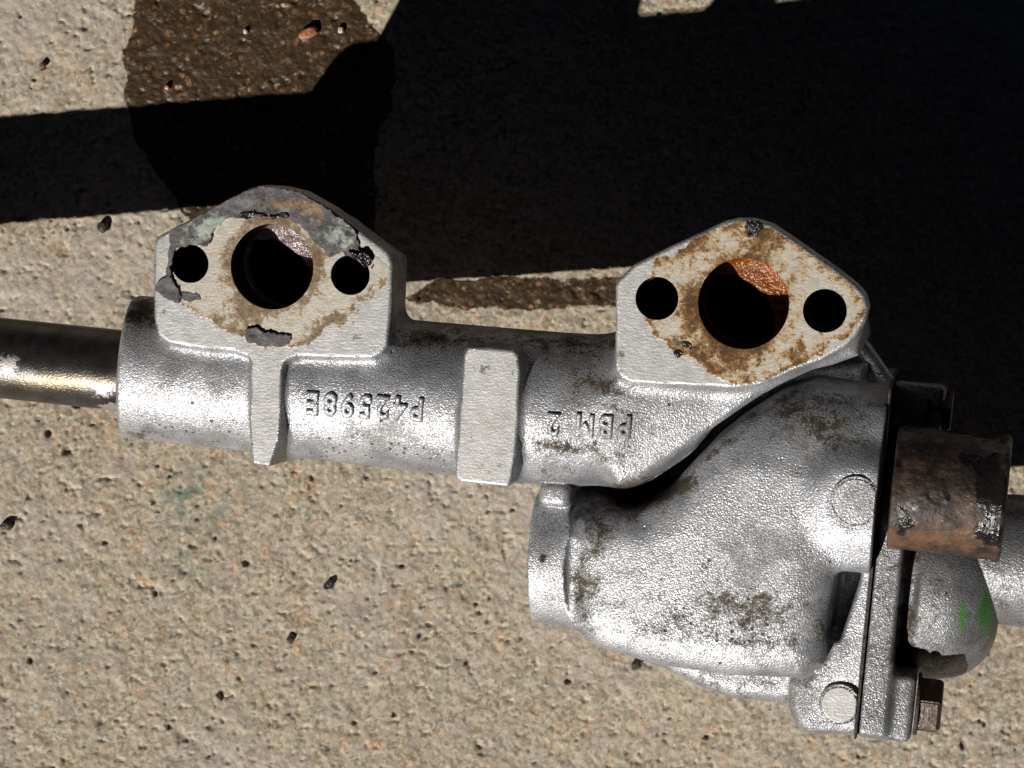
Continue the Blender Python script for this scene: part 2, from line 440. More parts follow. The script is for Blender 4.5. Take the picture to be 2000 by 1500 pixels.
M_CONC = mat_concrete()
M_CAST = mat_cast()
M_COVER = mat_cast('cast_aluminium_cover', .58)
M_FACE1 = mat_machined('machined_face_gasket_marks', [(.3, (.09,.055,.028)), (.5, (.21,.14,.075)), (.7, (.31,.215,.12))])
M_FACE2 = mat_machined('machined_face_oil_marks', [(.26, (.018,.007,.003)), (.43, (.075,.032,.008)), (.54, (.20,.085,.013)), (.66, (.38,.20,.035)), (.8, (.30,.20,.05))])
def shade_bore_walls(m):
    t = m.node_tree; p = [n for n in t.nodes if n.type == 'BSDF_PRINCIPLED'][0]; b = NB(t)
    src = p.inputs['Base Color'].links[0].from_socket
    t.links.new(b.mix(b.attr('wall_shade'), src, (.012,.009,.008)), p.inputs['Base Color'])  # bore walls coloured near black to paint in the shade inside
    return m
M_BORE1 = mat_simple('scaled_bore', [(.3, (.10,.07,.07)), (.6, (.34,.27,.27)), (.8, (.62,.56,.56))], 22, .4, .2, 8, 9); shade_bore_walls(M_BORE1)
M_BORE2 = mat_simple('rusty_bore', [(.3, (.07,.018,.002)), (.6, (.24,.068,.006)), (.8, (.46,.165,.02))], 24, .1, .22, 6, 10); shade_bore_walls(M_BORE2)
M_PIPE = mat_pipe()
M_GASK = mat_gasket()
M_RUST = mat_simple('rusted_stub', [(.28, (.006,.005,.004)), (.42, (.016,.011,.009)), (.55, (.036,.022,.016)), (.66, (.068,.040,.022)), (.8, (.038,.032,.026))], 40, .1, .56, 2.6, 9)
M_TAR = mat_simple('black_tar', [(.3, (.008,.007,.008)), (.7, (.03,.025,.025))], 20, 0, .16, 9, 12)
M_BOLT = mat_simple('rusty_bolt', [(.3, (.025,.016,.013)), (.6, (.07,.044,.033)), (.8, (.11,.075,.055))], 24, .4, .45, 2.5, 9)
M_DARKLINE = mat_simple('dark_gasket_edge', [(.3, (.012,.011,.010)), (.7, (.05,.045,.035))], 14, 0, .7, 2, 6)
M_CRUMB = mat_simple('black_crumb', [(.3, (.012,.010,.009)), (.7, (.05,.04,.03))], 12, 0, .5, 3, 6)
M_REDSTONE = mat_simple('red_stone', [(.3, (.26,.085,.045)), (.7, (.48,.22,.13))], 16, 0, .25, 3, 8)
M_WHITESTONE = mat_simple('white_stone', [(.3, (.42,.36,.28)), (.7, (.65,.60,.52))], 12, 0, .3, 3, 7)
M_BROWNSTONE = mat_simple('brown_stone', [(.3, (.10,.06,.03)), (.7, (.25,.15,.08))], 12, 0, .5, 3, 7)

# ------------------------------------------------------------------ ground
def build_ground():
    fx = np.arange(-1290, 1291, 3.4); fy = np.arange(-990, 991, 3.4)
    def ext(a):
        o = np.array([60, 200, 500, 1000, 2000, 4500, 9000.]); return np.concatenate([a[0]-o[::-1], a, a[-1]+o])
    gx, gy = ext(fx), ext(fy)
    X, Y = np.meshgrid(gx, gy, indexing='ij')
    z = 7*(fbm2(X/60, Y/60, 3)-.5) + 5.5*(fbm2(X/26+7, Y/26+3, 3)-.5) + 3.0*(fbm2(X/10+1, Y/10+9, 2)-.5)
    z = z - 5*smooth(.66, .80, fbm2(X/18+40, Y/15+21, 3))
    pit = np.zeros_like(X)
    rng = np.random.default_rng(5)
    named = [(15,1025,12),(85,130,8),(645,1140,9),(570,1245,8),(205,440,12),(432,1355,10),(610,935,6),(130,880,7),(785,1105,6),(1000,995,6),
             (1110,1330,8),(60,1290,7),(330,1420,8),(820,1240,6),(300,980,6),(770,1395,7),(930,1180,6),(1880,1455,7),(1380,1440,7),(150,790,8),(95,845,9),(205,1060,6),(480,1100,6)]
    pts = [(*G(u, v), r) for u, v, r in named] + [(rng.uniform(-1250,1250), rng.uniform(-950,950), rng.uniform(2.2,5.5)) for _ in range(190)]
    for px, py, r in pts:
        i0, i1 = np.searchsorted(gx, [px-3*r, px+3*r]); j0, j1 = np.searchsorted(gy, [py-3*r, py+3*r])
        xs = X[i0:i1, j0:j1]; ys = Y[i0:i1, j0:j1]
        d = np.sqrt(((xs-px)*rng.uniform(.7,1.3))**2 + ((ys-py)*rng.uniform(.7,1.3))**2) + 4*(noise2(xs/6, ys/6)-.5)
        k = 1 - smooth(r*.45, r*1.25, d)
        z[i0:i1, j0:j1] -= k*r*1.3; pit[i0:i1, j0:j1] = np.maximum(pit[i0:i1, j0:j1], k)
    z -= z.mean()
    u = 1000 + X*FPX/CAM_H; v = 750 - Y*FPX/CAM_H
    jit = 46*(fbm2(X/36, Y/36, 4)-.5)
    W1 = Poly([(275,-260),(262,40),(238,110),(245,190),(262,260),(300,330),(345,400),(420,520),(700,560),(735,420),(728,290),(765,200),(772,100),(752,66),(704,30),(692,0),(700,-260)], margin=200, step=6)
    W2 = Poly([(800,582),(860,556),(960,548),(1080,556),(1200,556),(1300,540),(1300,590),(1120,592),(980,598),(880,592)], margin=200, step=6)
    d = np.minimum(W1(u, v) , W2(u, v)-9) + jit*.55
    wet = 1 - smooth(-9, 9, d)
    z = np.where(wet > .5, z*.75, z)
    def blob(cu, cv, ru, rv): return np.exp(-(((u-cu)/ru)**2+((v-cv)/rv)**2))
    gn = fbm2(X/20+5, Y/20+8, 3)
    green = np.clip((blob(375,1020,45,90)+blob(350,960,30,30)+.5*blob(900,1130,25,40)+.5*blob(440,980,60,40))*smooth(.42,.6,gn), 0, 1)
    n0, n1 = len(gx), len(gy)
    V = np.stack([X.ravel(), Y.ravel(), z.ravel()], 1)
    I = np.arange(n0*n1).reshape(n0, n1)
    Q = np.stack([I[:-1,:-1], I[1:,:-1], I[1:,1:], I[:-1,1:]], -1).reshape(-1, 4)
    me = np_mesh('concrete_ground', V, Q, None, {'wet': wet.ravel(), 'pit': pit.ravel(), 'green': green.ravel()})
    o = link('concrete_ground', me, M_CONC); tag(o, 'rough sunlit beige concrete with a dark wet patch', kind='structure')
build_ground()

# ------------------------------------------------------------------ casting field (local frame)
TOP = 165.0
F1 = Poly(UP([(300,472),(312,459),(334,448),(379,425),(428,399),(485,369),(509,362),(550,365),(590,375),(647,407),(700,448),(745,480),(760,494),(767,513),(765,600),(757,676),(745,692),(725,701),
      (650,700),(575,697),(400,683),(363,678),(326,670),(308,655),(300,623),(299,540)], TOP))
RIB = Poly(UP([(481,650),(570,650),(566,698),(555,706),(551,720),(548,818),(546,855),(527,911),(510,909),(493,905),(487,838),(490,708),(486,695),(470,688)], TOP), margin=200)
PAD = Poly(UP([(913,677),(960,679),(1003,683),(1012,692),(1016,725),(1011,821),(1008,888),(997,944),(991,951),(940,946),(897,941),(889,931),(889,907),(895,840),(903,733),(907,690)], TOP), margin=200)
F2 = Poly(UP([(1202,557),(1207,547),(1237,517),(1300,485),(1373,452),(1413,433),(1440,427),(1473,428),(1507,438),(1540,460),(1590,495),(1640,530),(1673,557),(1690,576),(1697,600),(1691,625),(1673,657),
      (1653,677),(1607,703),(1540,728),(1500,747),(1473,753),(1440,758),(1423,759),(1323,751),(1233,743),(1213,733),(1203,720),(1201,690)], TOP))
WEB = Poly(UP([(1200,760),(1260,660),(1420,600),(1660,590),(1680,690),(1630,706),(1590,712),(1520,746),(1450,794),(1380,842),(1310,894),(1255,930),(1215,938),(1200,900)], 80))
HOUS = Poly(UP([(1116,1035),(1140,1002),(1190,996),(1250,992),(1310,950),(1365,890),(1400,853),(1450,812),(1520,768),(1590,748),(1680,762),(1850,766),(1850,1112),(1640,1116),(1622,1180),(1612,1290),(1575,1318),(1430,1312),(1290,1292),(1170,1256),(1122,1215)], 0))
FILL = Poly(UP([(1120,900),(1300,850),(1560,720),(1690,720),(1690,900),(1400,1000),(1130,1020)], -30))
LOWB = Poly(UP([(1150,1180),(1160,1262),(1290,1305),(1380,1350),(1440,1368),(1535,1374),(1650,1374),(1650,1100),(1200,1100)], -150), margin=200)
PLATE = Poly(UP([(1590,1090),(1850,1090),(1850,1330),(1590,1330)], -10), margin=200)
LBOSS = Poly(UP([(1560,1318),(1850,1318),(1850,1441),(1580,1438),(1552,1420),(1538,1385),(1540,1335)], -15), margin=200)
TUBE_Y = U(600, 753, 0)[1]; X_END = U(250, 728, 0)[0]; X_T1 = U(1360, 800, 0)[0]; X_BEND = U(1195, 800, 0)[0]
XG = U(1701, 1110, 0)[0]          # mating plane of the cover
H1 = U(531, 521, TOP); H2 = U(1452, 593, TOP)
BH = [(U(371,515,TOP), 38), (U(684,537,TOP), 39), (U(1283,583,TOP), 41), (U(1611,607,TOP), 41)]
DISC_A = U(1672, 978, 92); DISC_B = U(1640, 1375, -10)
LUGC = U(1072, 1088, -40); LUGX0 = U(1038, 1090, 20)[0]; LUGX1 = U(1112, 1090, 20)[0]
POCK = U(1643, 1182, -8)
YSH = U(1600, 858, 60)[1]
UBOSS = U(500, 760, 0); UBOSS2 = U(700, 776, 0)
NUB = U(1082, 968, 70)

def cylW(x, y, c): return np.sqrt((x-c[0])**2+(y-c[1])**2)
def rbox(x, y, z, c, hs, r):
    q = [np.abs(v-cc)-hh+r for v, cc, hh in zip((x,y,z), c, hs)]
    return np.sqrt(sum(np.maximum(a,0)**2 for a in q)) + np.minimum(np.maximum(np.maximum(q[0],q[1]),q[2]),0) - r

def f_cast(x, y, z):
    bx = x - X_BEND; up = .62*.5*(bx + np.sqrt(bx*bx + 60.0**2)); r = 145 + 0.009*(x - X_END) - .40*up; cb = 1.0/np.sqrt(1+(.62*smooth(-80, 80, bx))**2)
    zz = np.where(z < 0, z/2.15, z)  # unseen underside stretched deeper to widen the shadow it casts
    dt = (np.sqrt((y-TUBE_Y-up)**2 + (zz/cb)**2) - r/cb)*cb*np.where(z < 0, .7, 1.0)
    dx = np.maximum(X_END - x + .17*z, x - X_T1)
    a = dt + 10; b = dx + 10
    tube = np.minimum(np.maximum(a,b),0) + np.sqrt(np.maximum(a,0)**2+np.maximum(b,0)**2) - 10
    d1 = F1(x,y); d2 = F2(x,y)
    fl1 = rext(d1, z, TOP-64, TOP, 7)
    fl1 = smin(fl1, rext(d1+33, z, -110, TOP-40, 14), 34)
    fl2 = rext(d2, z, TOP-58, TOP, 7)
    fl2 = smin(fl2, rext(d2+34, z, -220, TOP-30, 20), 44)
    rib = rext(RIB(x,y) - .05*np.maximum(TOP-z,0), z, 0, TOP, 4)
    pad = rext(PAD(x,y) - .04*np.maximum(TOP-z,0), z, 30, TOP, 5)
    web = rext(WEB(x,y), z, -400, 133, 15)
    web = smin(web, rext(FILL(x,y), z, -500, -150, 20), 12)
    d = smin(tube, web, 70)
    d = smin(d, fl1, 30); d = smin(d, fl2, 34); d = smin(d, rib, 16); d = smin(d, pad, 18)
    # pump chamber
    dome = 94 - ((x-U(1400,1100,60)[0])/300)**2*16 - ((y-U(1400,1100,60)[1])/260)**2*16
    h = rext(HOUS(x,y), z, -560, 0, 78)
    hd = smax(rext(HOUS(x,y), z, -560, 106, 84), (z-dome)*.97, 50)
    h = hd
    hd = smax(hd, (z - (84 - .95*(y - YSH)))*.72, 60)
    h = hd
    ba = rext(np.maximum(cylW(x,y,DISC_A)-88, -200), z, -300, 92, 34)
    ba2 = rbox(x, y, z, (DISC_A[0]+120, DISC_A[1]-14, -150), (130, 106, 238), 74)
    h = smin(h, ba, 40); h = smin(h, ba2, 40)
    h = smin(h, rext(LOWB(x,y), z, -560, -130, 40), 40)
    h = smin(h, rext(PLATE(x,y), z, -420, -8, 8), 16)
    h = smin(h, rext(LBOSS(x,y), z, -300, -14, 26), 16)
    # side flange facing along the tube
    lx = np.abs(x-.5*(LUGX0+LUGX1)+.06*(y-LUGC[1]))-.5*(LUGX1-LUGX0)
    ly = np.sqrt((y-LUGC[1])**2 + (z+75)**2) - 150
    lug = rext(np.maximum(ly, np.abs(y-LUGC[1]+4)-134), lx, -400, 0, 8) if False else np.maximum(smax(ly, np.abs(y-LUGC[1])-132, 20), lx)
    lug = smax(lug, lx, 8)
    nub = rbox(x, y, z, (NUB[0], NUB[1], 30), (32, 24, 42), 18)
    neck = np.maximum(np.sqrt((y-LUGC[1])**2+(z+90)**2)-132, np.abs(x-LUGX1-10)-60)
    h = smin(h, smin(lug, nub, 18), 40); h = smin(h, neck, 34)
    d = smin(d, h, 7)
    pocket = rbox(x + .13*(POCK[1] - y), y, z, (POCK[0] + 2, POCK[1], 0), (18 - np.clip((POCK[1] - y)*.09, -4, 9), 74, 110), 13)
    d = smax(d, -pocket, 12)
    # machined planes
    d = np.maximum(d, z - TOP)
    d = smax(d, x - XG, 3)
    # bores
    for c, rr, dep in ((H1, 83.5, 118), (H2, 86, 118)):
        q = rext(cylW(x,y,c)-rr, z, TOP-dep, TOP+80, 26)
        d = np.maximum(d, -q)
        q2 = np.maximum(np.maximum(cylW(x,y,c)-rr+1.5, cylW(x,y,(c[0]-46,c[1]-56))-98), np.maximum(z-TOP+60, TOP-255-z))
        d = np.maximum(d, -q2)
    for c, rr in BH:
        d = np.maximum(d, -np.maximum(cylW(x,y,c)-rr, TOP-210-z))
    # stands on the ground
    zw = x*EX[2]+y*EY[2]+z*EZ[2]+O[2]
    d = np.maximum(d, 3 - zw)
    return d

lo = (X_END-90, U(1300,1470,-150)[1]-20, -570); hi = (XG+20, U(1400,400,TOP)[1]+30, TOP+14)
V, Q, N = mesh_field(f_cast, lo, hi, 4.2)
# true up the machined rims of the holes
for c, rr in BH + [(H1, 83.5), (H2, 86.0)]:
    q = np.hypot(V[:,0]-c[0], V[:,1]-c[1]); m = (np.abs(q-rr) < 3.4) & (V[:,2] > TOP-3.4)
    V[m,0] = c[0] + (V[m,0]-c[0])*rr/q[m]; V[m,1] = c[1] + (V[m,1]-c[1])*rr/q[m]; V[m,2] = TOP
    N[m] = (0, 0, 1)
VW = toworld(V); NW = N @ R.T
su, sv = sketch(VW)
def gb(cu, cv, ru, rv, ang=0.0):
    c, s = math.cos(math.radians(ang)), math.sin(math.radians(ang))
    a = (su-cu)*c + (sv-cv)*s; b = -(su-cu)*s + (sv-cv)*c
    return np.exp(-((a/ru)**2+(b/rv)**2))
nz = fbm3(V[:,0]/40, V[:,1]/40, V[:,2]/40, 4)
dirt_shade = np.zeros(len(V))  # real grime, plus shade painted into the colour in places
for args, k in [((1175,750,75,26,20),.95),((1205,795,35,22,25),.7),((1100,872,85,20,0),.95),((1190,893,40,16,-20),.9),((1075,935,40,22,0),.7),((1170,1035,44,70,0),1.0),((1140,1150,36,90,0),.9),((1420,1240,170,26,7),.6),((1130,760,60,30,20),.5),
                ((1470,1195,120,50,8),.85),((1330,1215,140,50,8),.45),((1150,1100,44,130,0),.5),((1530,1250,70,40,0),.5),((1400,1130,90,40,0),.35),((1620,830,115,46,0),1.05),((1560,796,130,26,-12),.9),((1250,985,70,26,-10),.9),((1400,880,110,10,-35),.8),((1268,962,88,26,-14),2.3),((1520,790,90,14,-34),.9),((1215,966,50,20,0),1.9),((1555,925,18,8,0),1.0),((1600,1230,26,60,0),.6),  # shoulder and crease entries paint shade in along with the grime
                ((1640,1180,30,60,0),.4),((1560,1290,50,20,0),.5),((275,850,28,20,0),.8),((275,615,45,36,0),1.3),((262,660,24,40,0),.6),((1300,1240,110,30,5),.35),((1060,1090,8,12,0),1.6),((1580,1340,40,18,0),.5),((1085,965,30,14,0),.5),  # entries on the collar top paint in its shaded side
                ((700,690,20,6,0),.5),((770,730,30,30,0),.3),((860,660,150,26,3),.75),((1100,670,120,26,3),.75),((560,620,30,20,0),.2)]:  # wide pair darkens the upper side of the tube
    dirt_shade = np.maximum(dirt_shade, gb(*args)*k)
dirt_shade = np.where(V[:,2] < -60, np.maximum(dirt_shade, .35), dirt_shade)
for c, rr in BH: dirt_shade = np.where((np.hypot(V[:,0]-c[0], V[:,1]-c[1]) < rr+1.5) & (V[:,2] < TOP-6), 1.6, dirt_shade)  # bolt holes coloured near black as painted shade
pore = np.clip(gb(430,858,60,22,8)+gb(360,835,50,16)+gb(740,878,130,24,4)+gb(870,905,30,20)+gb(300,850,30,20)+.8*gb(1420,1220,150,50,6)+.5*gb(650,890,60,20), 0, 1)
def _noise(k, o): return fbm3(V[:,0]/k+o, V[:,1]/k+o*2, V[:,2]/k, 4)
# old gasket print and deposits on the two faces
D1 = Poly([(300,515),(372,440),(500,362),(560,362),(690,440),(770,535),(700,600),(600,668),(530,680),(450,650),(360,590)], margin=150)
D2 = Poly([(1250,585),(1285,510),(1400,440),(1460,428),(1520,445),(1650,535),(1695,600),(1660,655),(1560,718),(1480,752),(1430,752),(1350,700),(1270,650)], margin=150)
left = su < 1000
jj = 34*(fbm3(V[:,0]/26, V[:,1]/26, V[:,2]*0, 4)-.5)
e1 = D1(su, sv)+jj; e2 = D2(su, sv)+jj
stain = np.where(left, 1-smooth(-8, 8, e1), 1-smooth(-8, 8, e2))
stain = np.where((su > 850) & (su < 1100), 0, stain)
rh1 = np.hypot(su-531, sv-521)-83; rh2 = np.hypot(su-1452, sv-593)-86
edge1 = np.exp(-(e1/14)**2); edge2 = np.exp(-(e2/16)**2)
rust1 = .16*(e1 < 0) + .5*np.exp(-(rh1/20)**2) + .42*edge1*(sv > 540) + .5*gb(470,620,50,35) + .4*gb(640,640,60,30,-25) + .6*gb(530,425,60,16) + .45*gb(625,500,14,60)
rust2 = .5*np.exp(-(rh2/18)**2)*(1-.5*(su>1500)) + .38*edge2 + .55*gb(1345,605,28,55) + .5*gb(1420,690,70,40) + .45*gb(1350,480,45,25) + .5*gb(1475,455,30,30) + .42*gb(1555,690,18,40) + .35*gb(1510,480,40,25) + .24*(e2 < 0)
rust = np.where(left, rust1, rust2)*np.where(stain > .3, 1, .45)
rust = np.where((su > 850) & (su < 1100), .12, rust)
dk = np.zeros(len(V))
for args, k in [((945,720,28,16,-10),.62),((1000,731,6,6),.8),((915,855,26,20),.45),((960,915,40,16),.45),((700,660,16,10),.62),((680,655,6,12),.5),((315,610,14,10),.62),((1213,692,9,10),.75),((1215,725,8,8),.6),
                ((740,680,20,20),.4),((1320,668,10,12),.9),((1475,452,18,14),1.0),((1345,580,10,8),.7),((1325,690,10,8),.8),((1490,742,16,8),.55),((1415,580,8,10),.3),((1455,478,26,12),.5)]:
    dk = np.maximum(dk, gb(*args)*k*1.45)
A = {'dirt_shade': dirt_shade, 'pore': pore, 'stain': stain, 'rust': rust, 'wall_shade': np.maximum(smooth(TOP-100, TOP-80, V[:,2]), smooth(TOP-122, TOP-130, V[:,2]))}
fc = V[Q].mean(1); fu = su[Q].mean(1); fv = sv[Q].mean(1)
r1 = np.hypot(fc[:,0]-H1[0], fc[:,1]-H1[1]); r2 = np.hypot(fc[:,0]-H2[0], fc[:,1]-H2[1])
inb = [(r1 < 86) & (fc[:,2] > -100) & (fc[:,2] < TOP-3.4), (r2 < 88.5) & (fc[:,2] > -100) & (fc[:,2] < TOP-3.4)]
kind = np.zeros(len(Q), int)                                                          # 0 tube
kind[h_ := (f_ := (HOUS(fc[:,0], fc[:,1]) < 8) | (fc[:,1] < TUBE_Y-175) | (fc[:,0] > U(1705,700,0)[0]))] = 1   # housing
kind[(F1(fc[:,0], fc[:,1]) < 14) & (fc[:,2] > 100)] = 2
kind[(RIB(fc[:,0], fc[:,1]) < 6) & (fc[:,2] > 60) & (F1(fc[:,0], fc[:,1]) > 3)] = 3
kind[(PAD(fc[:,0], fc[:,1]) < 7) & (fc[:,2] > 60)] = 4
kind[(F2(fc[:,0], fc[:,1]) < 14) & (fc[:,2] > 95)] = 5
kind[(F1(fc[:,0], fc[:,1]) < -2) & (fc[:,1] > TUBE_Y+60) & (fc[:,2] > 20)] = 2
for c, rr in BH[2:]: kind[(np.hypot(fc[:,0]-c[0], fc[:,1]-c[1]) < rr+2) & (fc[:,2] > 0)] = 5
for c, rr in BH[:2]: kind[(np.hypot(fc[:,0]-c[0], fc[:,1]-c[1]) < rr+2) & (fc[:,2] > 0)] = 2
kind[inb[0]] = 6; kind[inb[1]] = 7

base_pt = toworld(np.array([[*U(1400,1100,0), 0]]))[0]
root = bpy.data.objects.new('water_manifold', None); col.objects.link(root)
root.location = (base_pt[0]*S, base_pt[1]*S, 0); root.empty_display_size = .02
PINV[root.name] = Matrix.Translation(root.location).inverted()
tag(root, 'cast aluminium water manifold with two port flanges and rusty hose stub lying on concrete', 'manifold')

def part(k, name, mats, parent, label=None, topmat=None):
    v, q, n, at = sub(VW, Q, NW, A, kind == k)
    mi = None
    if topmat is not None:
        lz = tolocal(v)[:,2]; mi = (lz[q].min(1) > TOP-1.6).astype(int)
        lim = at.copy(); at['dirt_shade'] = np.where(lz > TOP-2, sub(VW, Q, NW, {'d': dk}, kind == k)[3]['d'], at['dirt_shade'])
        mats = [mats, topmat]
    o = link(name, np_mesh(name, v, q, n, at, mi), mats, parent)
    if label: o['label'] = label
    return o
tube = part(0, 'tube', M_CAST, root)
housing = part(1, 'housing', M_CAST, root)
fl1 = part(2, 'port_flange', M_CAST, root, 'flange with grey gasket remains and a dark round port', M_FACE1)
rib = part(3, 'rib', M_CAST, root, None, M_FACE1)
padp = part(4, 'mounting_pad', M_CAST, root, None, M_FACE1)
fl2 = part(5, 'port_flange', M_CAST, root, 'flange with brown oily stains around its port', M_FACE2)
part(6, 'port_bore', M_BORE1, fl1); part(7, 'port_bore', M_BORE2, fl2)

# ------------------------------------------------------------------ generic field part
def field_part(name, fn, lo, hi, h, mat, parent, attrs=None, label=None):
    v, q, n = mesh_field(fn, lo, hi, h)
    vw = toworld(v)
    at = attrs(v, vw) if attrs else {}
    o = link(name, np_mesh(name, vw, q, n @ R.T, at), mat, parent)
    if label: o['label'] = label
    return o

# gasket remains on the left flange
def zm(pts): return [U(200+x/2.459, 330+y/2.459, TOP) for x, y in pts]
GK = Poly(zm([(328,292),(440,240),(560,172),(700,99),(760,82),(860,90),(960,114),(1100,197),(1218,296),(1238,380),(1300,420),(1288,470),(1240,455),(1200,425),(1150,402),(1095,425),(1060,385),(1015,345),(985,300),(940,262),(905,245),
      (890,205),(820,225),(700,222),(660,238),(600,240),(535,285),(525,345),(500,375),(430,365),(365,378),(335,430),(332,500),(350,550),(382,610),(370,645),(300,615),(252,578),(270,545),(308,510),(322,420)]), margin=60, step=1.5)
GK2 = Poly(zm([(690,765),(740,760),(790,782),(850,792),(908,800),(898,832),(860,857),(780,852),(685,822)]), margin=60, step=1.5)
GK_TEAR_SHADE = Poly(zm([(655,225),(700,208),(760,212),(830,222),(895,208),(902,232),(830,236),(760,232),(700,240)]), margin=60, step=1.5)  # dark flake added in place of the black shadow at the tear
GK4 = Poly(zm([(360,590),(400,588),(465,605),(470,625),(410,640),(365,620)]), margin=60, step=1.5)
GK5 = Poly(zm([(1190,395),(1260,398),(1305,430),(1285,478),(1235,455)]), margin=60, step=1.5)
def gfn(P, th, rag=5.0, base=TOP+.4):
    def fn(x, y, z):
        d2 = P(x,y) + rag*2*(fbm3(x/9, y/9, z*0+3, 3)-.5)
        for c, rr in BH[:2]: d2 = np.maximum(d2, rr*1.0-6-cylW(x,y,c))
        d2 = np.maximum(d2, F1(x,y)+.5)
        top = th*(.55+.9*fbm3(x/22, y/22, z*0+7, 3))
        return np.maximum(d2*.8, np.maximum(z-base-top, base-2-z))
    return fn
def gat(v, vw):
    u_, v_ = sketch(vw)
    g = lambda cu,cv,ru,rv: np.exp(-(((u_-cu)/ru)**2+((v_-cv)/rv)**2))
    tint = .62*g(665,455,55,40)+.55*g(400,450,60,26)+.6*g(420,440,25,25)+.4*g(500,425,40,14)+.35*g(560,400,80,20)
    brown = .6*g(540,400,60,16)+.5*g(620,430,22,40)+.3*g(600,400,40,20)
    return {'tint': np.clip(tint,0,1), 'brown': np.clip(brown,0,1)}
def gbounds(P, m=10):
    return (P.lo[0]+50, P.lo[1]+50, TOP-6), (P.lo[0]+P.st*P.sh[0]-50, P.lo[1]+P.st*P.sh[1]-50, TOP+24)
for P, th_, rg in ((GK, 5.5, 5), (GK2, 6, 5), (GK4, 2.0, 4)):
    l_, h_ = gbounds(P); field_part('gasket_remnant', gfn(P, th_, rg), l_, h_, 2.6, M_GASK, fl1, gat)
for P, th_ in ((GK_TEAR_SHADE, 9), (GK5, 12)):
    l_, h_ = gbounds(P); field_part('flake_tear_shade', gfn(P, th_, 7), l_, h_, 2.4, M_TAR, fl1)
# black oily lump on the right flange
def lump(cu, cv, r, th, rg=8):
    c = U(cu, cv, TOP)
    def fn(x, y, z):
        q = np.sqrt(((x-c[0])/r)**2+((y-c[1])/(r*.9))**2+((z-TOP)/th)**2)
        return (q-1+1.5*(fbm3(x/rg, y/rg, z/rg, 3)-.5))*th*.5
    return fn, (c[0]-r*1.5, c[1]-r*1.5, TOP-3), (c[0]+r*1.5, c[1]+r*1.5, TOP+th*1.6)
for cu, cv, r, th_ in ((1473,446,19,3.4),(1324,690,9,2.2),(1340,674,11,2.0)):
    fn_, l_, h_ = lump(cu, cv, r, th_); field_part('oily_residue', fn_, l_, h_, 2.4, M_TAR, fl2)

# ------------------------------------------------------------------ raised lettering
def surf_w(x, y):
    z = np.full(len(x), 240.0)
    for _ in range(70): z = z - np.clip(f_cast(x, y, z), -4, 30)*.9
    return z
def letters(text, u0, v0, u1, v1, size, parent, gaps=None):
    """text rotated half a turn: first letter at (u0,v0), last at (u1,v1) (letter centres)"""
    n = len(text)
    for i, ch in enumerate(text):
        if ch == ' ': continue
        f = gaps[i] if gaps else i/(n-1)
        cx, cy = U(u0+(u1-u0)*f, v0+(v1-v0)*f, 145)
        cu = bpy.data.curves.new('letter', 'FONT'); cu.body = ch; cu.size = size*1.38; cu.offset = -.6; cu.extrude = 1.5; cu.bevel_depth = 4.0; cu.bevel_resolution = 2; cu.resolution_u = 4
        cu.align_x = 'CENTER'
        to = bpy.data.objects.new('letter_tmp', cu); col.objects.link(to)
        bpy.context.view_layer.update()
        me0 = bpy.data.meshes.new_from_object(to.evaluated_get(bpy.context.evaluated_depsgraph_get()))
        bpy.data.objects.remove(to)
        bm = bmesh.new(); bm.from_mesh(me0); bmesh.ops.triangulate(bm, faces=bm.faces[:])
        co = np.array([v.co[:] for v in bm.verts]); fa = np.array([[v.index for v in f.verts] for f in bm.faces]); bm.free()
        bpy.data.meshes.remove(me0)
        ymid = .5*(co[:,1].min()+co[:,1].max())
        lx = cx - co[:,0]*.82; ly = cy - (co[:,1]-ymid)
        lz = surf_w(lx, ly) + co[:,2] + .5
        o = link('raised_letter', np_mesh('raised_letter', toworld(np.stack([lx,ly,lz],1)), fa), M_CAST, parent)
letters('P42598E', 816, 800, 612, 788, 44, tube)
letters('PBM 2', 1222, 833, 1081, 829, 42, tube, gaps=[0, .26, .56, .8, 1])

# ------------------------------------------------------------------ round cast discs on the bosses
def disc_part(name, c, rad, wz, hgt, parent, mat):
    def fn(x, y, z):
        d2 = cylW(x,y,c)-rad + 2*(fbm3(x/20,y/20,z/20,2)-.5)
        d = rext(d2, z, wz-30, wz+hgt, 4)
        ring = np.maximum(np.abs(cylW(x,y,c)-rad*.9)-1.6, wz+hgt-2.5-z)
        d = np.maximum(d, -ring)
        return np.maximum(d, x - XG + 1.5)
    return field_part(name, fn, (c[0]-rad-8, c[1]-rad-8, wz-34), (c[0]+rad+8, c[1]+rad+8, wz+hgt+10), 3, mat, parent,
        lambda v, vw: {'dirt_shade': .12*np.ones(len(v)), 'pore': np.zeros(len(v))})
disc_part('cast_disc', DISC_A, 49, 92, 9, housing, M_CAST)
disc_part('cast_disc', DISC_B, 41, -14, 12, housing, M_FACE1)

